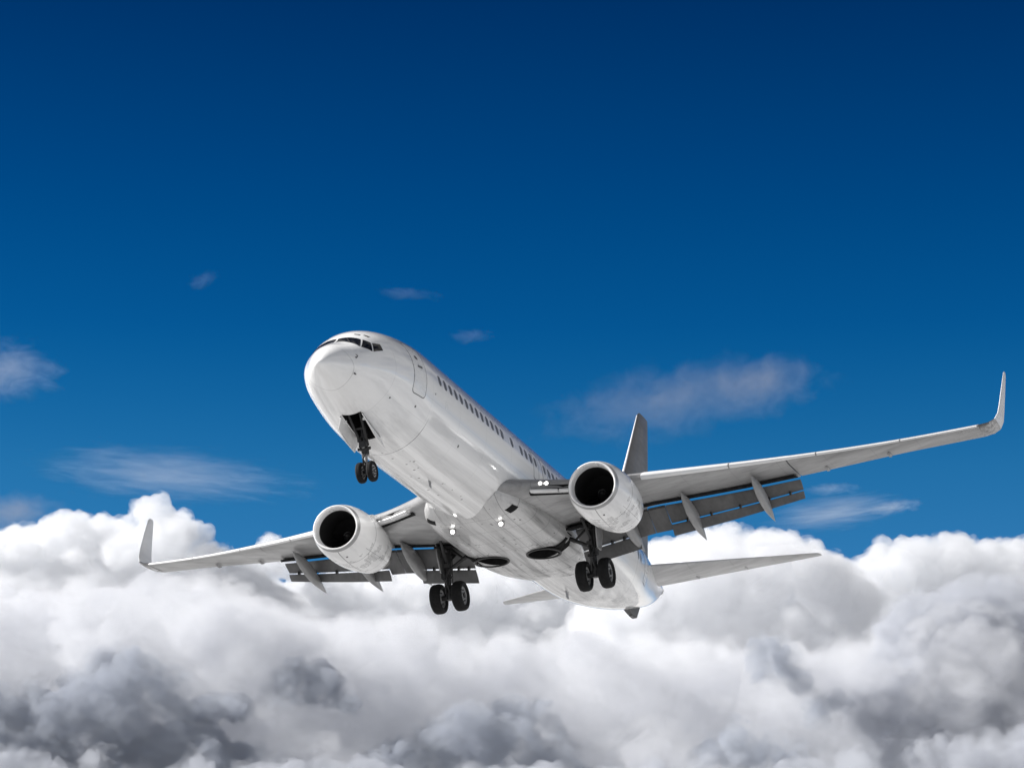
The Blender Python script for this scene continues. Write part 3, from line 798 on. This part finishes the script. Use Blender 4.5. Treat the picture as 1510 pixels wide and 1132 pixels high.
def build_wing(s):
    mb = MB()
    ys = list(np.linspace(1.0, 10.38, 26))
    mb.loft([sec(y, s, .135 - .003 * y, .86) for y in ys])
    yo = list(np.linspace(10.42, 16.9, 18))
    mb.loft([sec(y, s, .105, 1.0) for y in yo])
    # aileron hinge brackets
    for y in (11.4, 13.6):
        c = te(y); mb.loft([[Vector((c - .55 + q * .5, s * (y + w), zw(y) - .05 - h)) for w, h in ((-.05, 0), (.05, 0), (.03, .10 * (1 - abs(2 * q - 1))), (-.03, .10 * (1 - abs(2 * q - 1))))] for q in (0, .3, .6, 1)])
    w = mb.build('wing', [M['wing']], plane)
    # winglet
    m2 = MB()
    st = [((22.78, 16.9, zw(16.9)), 1.47, (0, -.15, 1)), ((22.92, 17.25, zw(16.9) + .08), 1.40, (0, -.35, 1)), ((23.08, 17.48, zw(16.9) + .24), 1.32, (0, -.8, .7)),
          ((23.28, 17.60, zw(16.9) + .52), 1.2, (0, -1, .28)), ((23.55, 17.66, zw(16.9) + .95), 1.04, (0, -1, .12)), ((24.05, 17.73, zw(16.9) + 1.7), .80, (0, -1, .1)), ((24.62, 17.80, 3.66), .50, (0, -1, .1)), ((24.80, 17.805, 3.76), .30, (0, -1, .1))]
    rings = []
    for (x, y, z), c, nn in st:
        nn = Vector(nn).normalized()
        rings.append([Vector((x + a * c, s * y, z)) + Vector((0, s * nn.y, nn.z)) * (b * c) for a, b in foil(.09, 14, camber=.0)])
    m2.loft(rings[2:]); m2.build('winglet', M['winglet'], w)
    MB().loft(rings[:3]).build('wing_tip', M['tip'], w)
    # slats: the leading edge pushed forward and down
    def slat(y0, y1, name='slat', dx=.10, dz=.07):
        r = []
        for y in np.linspace(y0, y1, 12):
            c = (te(y) - le(y)) / (.86 if y < 10.4 else 1); t = .135 - .003 * y if y < 10.4 else .105
            F = foil(t, 30); up = [p for p in F[:31] if p[0] <= .15]; lo = [p for p in F[31:] if p[0] <= .055]
            outer = up + lo
            inner = [(x * .80 + .018, z * .62) for x, z in outer[::-1]][1:-1]
            a = rad(-9); ca, sa = math.cos(a), math.sin(a)
            pts = [(x * ca - z * sa, x * sa * -1 + z * ca) for x, z in outer + inner]
            r.append([Vector((le(y) - dx * 1.2 + x * c, s * y, zw(y) - dz + z * c)) for x, z in pts])
        n = min(len(q) for q in r); r = [q[:n] if len(q) == n else [q[int(i * len(q) / n)] for i in range(n)] for q in r]
        MB().loft(r).build(name, M['slat'], w)
    for a, b in ((5.75, 8.55), (8.60, 11.4), (11.45, 14.2), (14.25, 16.85)): slat(a, b)
    # hinged flaps under the inboard leading edge
    P = lambda y, dx, dz: Vector((le(y) + dx, s * y, zw(y) + dz))
    for y0, y1 in ((2.35, 3.15), (3.2, 3.95)):
        MB().loft([[P(y, .30, -.26), P(y, -.12, -.36), P(y, -.22, -.30), P(y, -.20, -.25), P(y, .0, -.24), P(y, .30, -.22)] for y in (y0, y1)]).build('leading_edge_flap', M['slat'], w, False)
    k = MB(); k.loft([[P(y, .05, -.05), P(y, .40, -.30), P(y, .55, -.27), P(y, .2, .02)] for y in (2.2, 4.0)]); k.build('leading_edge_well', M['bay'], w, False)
    # flaps, run out and drooped
    def flap(y0, y1, cm, ca, name_a, name_b, d1=34, d2=52):
        def strip(xo, zo, c, d, t):
            F = foil(t, 10, camber=.03); r = []
            for k in range(9):
                q = k / 8; y = y0 + (y1 - y0) * q; cc = c[0] + (c[1] - c[0]) * q; a = rad(d)
                X, Z = te(y) + xo(q), zw(y) + zo(q)
                r.append([Vector((X + (x * math.cos(a) + z * math.sin(a)) * cc, s * y, Z + (-x * math.sin(a) + z * math.cos(a)) * cc)) for x, z in F])
            return MB().loft(r)
        L = lambda c, q: c[0] + (c[1] - c[0]) * q
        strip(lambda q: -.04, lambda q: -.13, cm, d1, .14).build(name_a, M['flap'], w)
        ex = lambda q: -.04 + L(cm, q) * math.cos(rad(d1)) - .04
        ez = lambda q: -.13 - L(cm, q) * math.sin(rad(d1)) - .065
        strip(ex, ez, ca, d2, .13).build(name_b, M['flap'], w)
        for q in (.12, .3, .52, .74, .9):                         # carriage links in the slot between the two
            y = y0 + (y1 - y0) * q
            MB().box((te(y) + ex(q) + .02, s * y, zw(y) + ez(q) + .04), .20, .05, .12).build('flap_link', M['gear'], w, False)
    flap(5.62, 10.36, (.88, .50), (.46, .30), 'main_flap', 'aft_flap')
    flap(2.15, 4.35, (1.05, 1.0), (.56, .54), 'main_flap', 'aft_flap')
    # gate flaps behind the engine
    for y0, y1 in ((4.36, 4.97), (4.99, 5.60)):
        MB().loft([[Vector((te(y) - .03 + x * .95, s * y, zw(y) - .15 - x * .62 + z)) for x, z in ((0, .04), (1, .0), (1, -.03), (0, -.06))] for y in (y0, y1)]).build('thrust_gate', M['flap'], w, False)
    MB().loft([[Vector((18.72, s * y, zw(y) - .36)), Vector((19.5, s * y, zw(y) - .16)), Vector((19.5, s * y, zw(y) - .10)), Vector((18.72, s * y, zw(y) - .28))] for y in (1.7, 2.2, 2.7, 3.15)]).build('leg_bay_shade', M['bay'], w, False)  # solid dark panel standing in for the shade behind the leg
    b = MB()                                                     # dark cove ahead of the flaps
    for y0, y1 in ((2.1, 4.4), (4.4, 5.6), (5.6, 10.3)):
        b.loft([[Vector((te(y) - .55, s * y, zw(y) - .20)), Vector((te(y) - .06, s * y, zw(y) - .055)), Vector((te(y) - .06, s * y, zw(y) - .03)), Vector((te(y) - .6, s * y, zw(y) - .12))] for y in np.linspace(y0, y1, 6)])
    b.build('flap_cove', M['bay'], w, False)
    # flap track fairings
    for y, x0, tail, zt, r in ((4.25, 18.15, 21.35, -2.08, .27), (6.50, 18.75, 21.95, -1.82, .24), (9.05, 19.2, 22.42, -1.38, .22)):
        z0 = zw(y) - .14 - .03 * (te(y) - x0)
        cl = [(0, -.02, .03), (.05, -.10, .32), (.14, -.19, .62), (.28, -.30, .90), (.42, -.42, 1.0), (.55, -.54, .98), (.68, -.67, .82), (.82, -.81, .52), (.93, -.93, .22), (1, -1.0, .02)]
        drop = z0 - zt
        rings = []
        for q, dz, k in cl:
            x = x0 + (tail - x0) * q; z = z0 + dz * drop
            hw, hh = r * .66 * k, r * 1.38 * k
            rings.append([Vector((x, s * y + hw * math.copysign(abs(math.cos(a)) ** .8, math.cos(a)), z + hh * math.copysign(abs(math.sin(a)) ** .8, math.sin(a)))) for a in np.linspace(0, 2 * math.pi, 20, endpoint=False)])
        MB().loft(rings).build('flap_track_fairing', M['canoe'], w)
    # fixed lamps in the wing root leading edge
    for y in ((2.62, 2.80) if s < 0 else ()):
        p = Vector((le(y) - .03, s * y, zw(y) + .02))
        h = MB().lathe([(-.15, .10), (0, .105)], p, (-1, 0, 0), 16).build('landing_light', M['housing'], w)
        MB().lathe([(.002, .06), (.03, .04), (.04, .0)], p, (-1, 0, 0), 16).build('lamp', M['lamp'], h)
    return w
wings = {s: build_wing(s) for s in (-1, 1)}

# -- engines
def build_engine(s):
    ex, ey, ez = 13.23, s * 4.83, -1.87
    N = 72
    def ring(x, r, flat=1.0):
        out = []
        for j in range(N):
            a = 2 * math.pi * j / N; c, q = math.cos(a), math.sin(a)
            fz = flat if q < 0 else 1.0
            out.append(Vector((ex + x, ey + r * c * (1.02 if flat < 1 else 1), ez + r * q * fz)))
        return out
    cowl = [(.17, .895, .95), (.35, .955, .95), (.6, 1.005, .95), (.95, 1.045, .95), (1.4, 1.065, .96), (1.9, 1.055, .97), (2.4, 1.01, .98), (2.9, .93, .99), (3.35, .835, 1), (3.36, .81, 1), (3.0, .80, 1)]
    mb = MB(); mb.loft([ring(*c) for c in cowl], cap=False)
    mb.loft([ring(.30, .722, .96), ring(.6, .74, .98), ring(1.0, .765, 1), ring(1.9, .775, 1)], 1, cap=False)
    mb.loft([ring(1.9, .775), ring(1.92, .05)], 1, cap=False)
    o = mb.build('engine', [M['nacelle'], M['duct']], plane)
    lip = [(.31, .724, .96), (.2, .735, .955), (.1, .755, .95), (.03, .785, .95), (0, .815, .95), (.02, .845, .95), (.08, .873, .95), (.17, .897, .95)]
    lm = MB(); lm.loft([ring(*c) for c in lip[:6]], 0, cap=False); lm.loft([ring(*c) for c in lip[5:]], 1, cap=False); lm.build('inlet_lip', [M['lip'], M['lipband']], o)
    b = MB()
    for k in range(24):
        a0 = 2 * math.pi * k / 24
        r = []
        for q in (.24, .42, .60, .755):
            tw = rad(25 + 40 * (q - .24) / .53); ch = .11
            ca, sa = math.cos(a0), math.sin(a0)
            er, et = Vector((0, ca, sa)), Vector((0, -sa, ca))
            d = Vector((math.cos(tw), 0, 0)) + et * math.sin(tw)
            c = Vector((ex + 1.45, ey, ez)) + er * q
            r.append([c - d * ch, c + et * .008, c + d * ch, c - et * .008])
        b.loft(r)
    b.build('fan', M['fan'], o)
    sp = MB().lathe([(0, .24), (.12, .20), (.26, .12), (.36, .03), (.37, .0)], (ex + 1.38, ey, ez), (-1, 0, 0), 32).build('spinner', M['fan'], o)
    # white swirl on the spinner
    sw = []
    for k in range(12):
        a = rad(20 + 20 * k); h = .13 + .017 * k; r = np.interp(h, [0, .12, .26, .36], [.24, .20, .12, .03]) + .006
        for w in (-.012 - .001 * k, .012 + .001 * k): sw.append(Vector((ex + 1.38 - h - w, ey + math.cos(a) * (r + w * .4), ez + math.sin(a) * (r + w * .4))))
    mb = MB().add(sw, [(2 * i, 2 * i + 1, 2 * i + 3, 2 * i + 2) for i in range(11)])
    mb.build('spinner_mark', M['rim'], o)
    h = MB(); h.lathe([(2.7, .70), (3.4, .66), (4.0, .52), (4.35, .42), (4.34, .39), (3.6, .42)], (ex, ey, ez), (1, 0, 0), 40)
    h.lathe([(3.6, .34), (4.3, .28), (4.75, .12), (4.9, .0)], (ex, ey, ez), (1, 0, 0), 30)
    h.build('exhaust_nozzle', M['hot'], o)
    p = MB()
    y = 4.83; zt = lambda x: zw(y) + (.10 if x > le(y) + .3 else .05)
    rr = []
    for x, zl, zh, w in ((14.6, -.92, -.80, .03), (15.0, -1.0, -.72, .14), (15.8, -1.2, -.70, .20), (16.6, -1.45, -.85, .22), (17.6, -1.50, -.95, .20), (18.5, -1.28, -1.0, .12), (19.0, -1.12, -1.02, .04)):
        rr.append([Vector((x, ey + dy, z)) for dy, z in ((-w, zl), (-w, zh - .06), (-w * .5, zh), (w * .5, zh), (w, zh - .06), (w, zl))])
    p.loft(rr); p.build('pylon', M['nacelle'], o)
    c = MB()                                                     # vortex strake on the inboard flank
    a = rad(35); q = Vector((0, -s * math.cos(a), math.sin(a)))
    b0 = Vector((ex + .95, ey, ez)) + q * 1.02
    c.slab([b0, b0 + Vector((.75, 0, 0)), b0 + Vector((.75, 0, 0)) + q * .22, b0 + Vector((.35, 0, 0)) + q * .17], q.cross(Vector((1, 0, 0))) * .02)
    c.build('strake', M['nacelle'], o, False)
    for (xx, an, rx) in ((.62, -100, .035), (2.2, -55, .03), (2.5, -130, .03)):
        q = Vector((0, math.cos(rad(an)), math.sin(rad(an)))); R = np.interp(xx, [c[0] for c in cowl[:9]], [c[1] for c in cowl[:9]])
        MB().tube(Vector((ex + xx, ey, ez)) + q * (R * .96 - .03), Vector((ex + xx, ey, ez)) + q * (R * .96 + .012), rx, rx, 10).build('cowl_vent', M['line'], o)
    return o
for s in (-1, 1): build_engine(s)

# -- tail
def build_tail():
    # fin: leading edge swept, with the rudder line
    f = MB(); r = []
    for z, a, b, t in ((1.4, 30.4, 36.5, .10), (2.4, 31.25, 36.75, .10), (4.5, 33.1, 37.25, .095), (6.5, 34.8, 37.8, .09), (8.3, 36.3, 38.25, .085), (8.95, 36.86, 38.4, .08), (9.12, 37.15, 38.38, .05)):
        c = b - a; r.append([Vector((a + x * c, q * c, z)) for x, q in foil(t, 18, camber=0)])
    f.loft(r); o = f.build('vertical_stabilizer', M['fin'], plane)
    l = MB(); r = []                                             # bright leading-edge strip
    for z, a, b, t in ((2.4, 31.25, 36.75, .10), (4.5, 33.1, 37.25, .095), (6.5, 34.8, 37.8, .09), (8.3, 36.3, 38.25, .085), (8.9, 36.80, 38.38, .08)):
        c = b - a; F = [p for p in foil(t, 40, camber=0) if p[0] < .022]
        r.append([Vector((a - .012 + x * c, q * c * 1.03, z)) for x, q in F])
    n = min(map(len, r)); r = [q[(len(q) - n) // 2:(len(q) - n) // 2 + n] for q in r]
    l.loft(r); l.build('leading_edge', M['slat'], o)
    for s in (-1, 1):
        h = MB(); r = []
        for y, a, b, t in ((.3, 33.0, 36.55, .09), (1.2, 33.55, 36.85, .09), (3, 34.9, 37.35, .085), (5, 36.4, 37.95, .08), (6.8, 37.75, 38.5, .075), (7.15, 38.05, 38.58, .06), (7.22, 38.22, 38.56, .03)):
            c = b - a; z = 1.0 + .13 * (y - 1)
            al = rad(-3)
            r.append([Vector((a + x * c, s * y, z + q * c + x * c * math.sin(al) * -.3)) for x, q in foil(t, 18, camber=-.01)])
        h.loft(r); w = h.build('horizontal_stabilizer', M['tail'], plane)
        for y in (2.2, 4.2):
            MB().box((36.2 + .29 * (y - 1), s * y, .95 + .13 * (y - 1)), .35, .05, .10).build('elevator_hinge', M['tail'], w, False)
build_tail()

# -- landing gear
def wheel(name, c, r, w, parent, hub_side):
    """tyre with shoulders and grooves, dished rim with bolts"""
    t = MB(); h = w / 2
    prof = [(-h * .62, r * .60), (-h * .95, r * .72), (-h, r * .82), (-h * .86, r * .93), (-h * .55, r * .985)]
    for g in (-.38, -.12, .14, .40):
        prof += [(h * (g - .035), r), (h * (g - .03), r * .982), (h * (g + .03), r * .982), (h * (g + .035), r)]
    prof += [(h * .55, r * .985), (h * .86, r * .93), (h, r * .82), (h * .95, r * .72), (h * .62, r * .60)]
    t.lathe(prof, c, (0, 1, 0), 48, close=True)
    for q in (-1, 1):
        k = h * .60 * q
        t.lathe([(k * .6, r * .60), (k * 1.02, r * .62), (k * 1.08, r * .56), (k * .72, r * .50), (k * .55, r * .30), (k * .62, r * .22), (k * 1.1, r * .20), (k * 1.1, 0)], c, (0, 1, 0), 36, m=1)
        for i in range(9):
            a = 2 * math.pi * i / 9
            p = Vector(c) + Vector((math.cos(a) * r * .40, k * .60, math.sin(a) * r * .40))
            t.tube(p, p + Vector((0, .05 * q, 0)), r * .045, r * .045, 8, 2)
    return t.build(name, [M['rubber'], M['rim'], M['gear']], parent)

def main_gear(s):
    top, axle = Vector((19.3, s * 2.86, -1.1)), Vector((19.354, s * 2.86, -3.245))
    L = lambda t: top.lerp(axle, t)
    b = MB()
    b.tube(L(0), L(.56), .155, .14, 20); b.tube(L(.50), L(.60), .175, .17, 20)
    b.tube(L(.86), axle + Vector((0, 0, -.10)), .13, .12, 18)
    b.tube(axle - Vector((0, .62, 0)), axle + Vector((0, .62, 0)), .095, .095, 16)
    b.tube(L(.18) - Vector((.45, 0, 0)), L(.18) + Vector((.55, 0, 0)), .11, .09, 14)         # trunnion
    k = L(.52) + Vector((-.30, 0, -.02))                                                   # torque links
    b.tube(L(.50) + Vector((-.15, -.09, 0)), L(.73) + Vector((-.36, 0, 0)), .05, .035, 10); b.tube(L(.50) + Vector((-.15, .09, 0)), L(.73) + Vector((-.36, 0, 0)), .05, .035, 10)
    b.tube(L(.94) + Vector((-.12, -.09, 0)), L(.73) + Vector((-.36, 0, 0)), .05, .035, 10); b.tube(L(.94) + Vector((-.12, .09, 0)), L(.73) + Vector((-.36, 0, 0)), .05, .035, 10)
    b.tube(L(.73) + Vector((-.36, -.06, 0)), L(.73) + Vector((-.36, .06, 0)), .045, .045, 10)
    b.tube(L(.15) + Vector((-.16, s * .12, 0)), L(.56) + Vector((-.13, s * .10, 0)), .06, .05, 10)       # actuator
    b.tube(L(.25) + Vector((.10, -s * .16, 0)), L(.88) + Vector((.10, -s * .12, 0)), .022, .022, 8)      # brake lines
    b.tube(L(.25) + Vector((-.17, -s * .05, 0)), L(.84) + Vector((-.15, -s * .1, 0)), .02, .02, 8)
    b.box(L(.62) + Vector((-.12, s * .15, 0)), .16, .12, .22)
    b.box(L(.46) + Vector((-.18, -s * .06, 0)), .14, .22, .16)
    b.tube(L(.66) + Vector((-.1, -.2, 0)), L(.66) + Vector((-.1, .2, 0)), .05, .05, 10)
    g = b.build('main_landing_gear', M['gear'], plane)
    MB().tube(L(.56), L(.90), .105, .105, 18).build('oleo_piston', M['chrome'] if False else M['gear'], g)
    q = MB(); e = L(.50) + Vector((0, -s * .1, 0)); f = Vector((19.25, s * 1.62, -1.55))
    q.tube(e, e.lerp(f, .52), .065, .075, 12); q.tube(e.lerp(f, .5), f, .085, .07, 12); q.tube(e.lerp(f, .5) + Vector((-.12, 0, 0)), e.lerp(f, .5) + Vector((.12, 0, 0)), .06, .06, 10)
    q.tube(e.lerp(f, .5), L(.12) + Vector((.05, -s * .12, 0)), .045, .045, 10)
    q.build('side_brace', M['gear'], g)
    q = MB(); q.tube(L(.44), Vector((18.35, s * 2.75, -1.25)), .065, .055, 12); q.tube(L(.40), Vector((20.2, s * 2.6, -1.15)), .05, .05, 10); q.build('drag_brace', M['gear'], g)
    for dy in (-.43, .43): wheel('wheel', axle + Vector((0, dy, 0)), .565, .42, g, 1)
    d = MB()                                                     # leg door carried outboard of the strut
    pts = [(18.9, s * 3.12, -1.2), (19.75, s * 3.12, -1.2), (19.72, s * 3.10, -1.75), (19.55, s * 3.06, -2.3), (19.12, s * 3.06, -2.3), (18.95, s * 3.10, -1.75)]
    d.slab(pts, (0, s * .045, 0))
    d.tube(L(.3), L(.3) + Vector((0, s * .26, 0)), .03, .03, 8)
    d.build('gear_door', M['wing'], g, False)
    return g
for s in (-1, 1): main_gear(s)

def nose_gear():
    top, axle = Vector((4.22, 0, -1.35)), Vector((4.332, 0, -3.183))
    L = lambda t: top.lerp(axle, t)
    b = MB()
    b.tube(L(0), L(.66), .105, .10, 18); b.tube(L(.58), L(.68), .13, .125, 18); b.tube(L(.88), axle + Vector((0, 0, -.06)), .075, .075, 14)
    b.tube(axle - Vector((0, .27, 0)), axle + Vector((0, .27, 0)), .055, .055, 14)
    b.tube(L(.66) + Vector((-.1, -.06, 0)), L(.80) + Vector((-.26, 0, 0)), .032, .025, 8); b.tube(L(.93) + Vector((-.06, -.06, 0)), L(.80) + Vector((-.26, 0, 0)), .032, .025, 8)
    b.tube(L(.66) + Vector((-.1, .06, 0)), L(.80) + Vector((-.26, 0, 0)), .032, .025, 8); b.tube(L(.93) + Vector((-.06, .06, 0)), L(.80) + Vector((-.26, 0, 0)), .032, .025, 8)
    b.tube(L(.60) + Vector((-.08, -.22, .02)), L(.60) + Vector((-.08, .22, .02)), .05, .05, 10)         # steering cylinders
    b.box(L(.52) + Vector((-.14, 0, 0)), .14, .26, .20); b.box(L(.42) + Vector((-.10, .12, 0)), .16, .12, .16)
    b.tube(L(.3) + Vector((.08, .1, 0)), L(.84) + Vector((.07, .07, 0)), .016, .016, 6)
    g = b.build('nose_landing_gear', M['gear'], plane)
    MB().tube(L(.66), L(.92), .065, .065, 14).build('oleo_piston', M['rim'], g)
    q = MB()
    for y in (-.11, .11): q.tube(L(.52) + Vector((0, y, 0)), Vector((3.45, y * 1.8, -1.45)), .045, .045, 10)
    q.tube(Vector((3.9, -.15, -1.83)), Vector((3.9, .15, -1.83)), .04, .04, 8)
    q.build('drag_brace', M['gear'], g)
    q = MB(); q.lathe([(-.06, .05), (0, .075), (.02, .07), (.03, 0)], L(.62) + Vector((-.16, 0, .12)), (-1, 0, 0), 14); q.build('taxi_light', M['rim'], g)
    for dy in (-.19, .19): wheel('wheel', axle + Vector((0, dy, 0)), .343, .20, g, 1)
    for s in (-1, 1):
        d = MB()
        x0, x1 = 3.22, 4.68
        zt = lambda x: hull(x, -math.pi / 2 + (.17 * s)).z - .005
        pts = [(x0, s * .345, zt(x0)), (3.95, s * .345, zt(3.95)), (x1, s * .345, zt(x1)), (x1 - .02, s * .50, zt(x1) - .40), (3.95, s * .50, zt(3.95) - .43), (x0 + .12, s * .50, zt(x0) - .36)]
        d.slab(pts, (0, s * .035, 0))
        for x in (3.5, 4.4): d.box((x, s * .33, zt(x) - .03), .05, .10, .08)
        e = d.build('nose_gear_door', M['white'], fus, False)
        h = MB()
        for q0, q1 in zip((3.20, 3.7, 4.2), (3.7, 4.2, 4.70)):
            h.slab([(q0, s * .352, zt(q0) + .004), (q1, s * .352, zt(q1) + .004), (q1, s * .392, zt(q1) - .006), (q0, s * .392, zt(q0) - .006)], (0, 0, -.018))
        h.build('hinge_line', M['line'], e, False)
nose_gear()
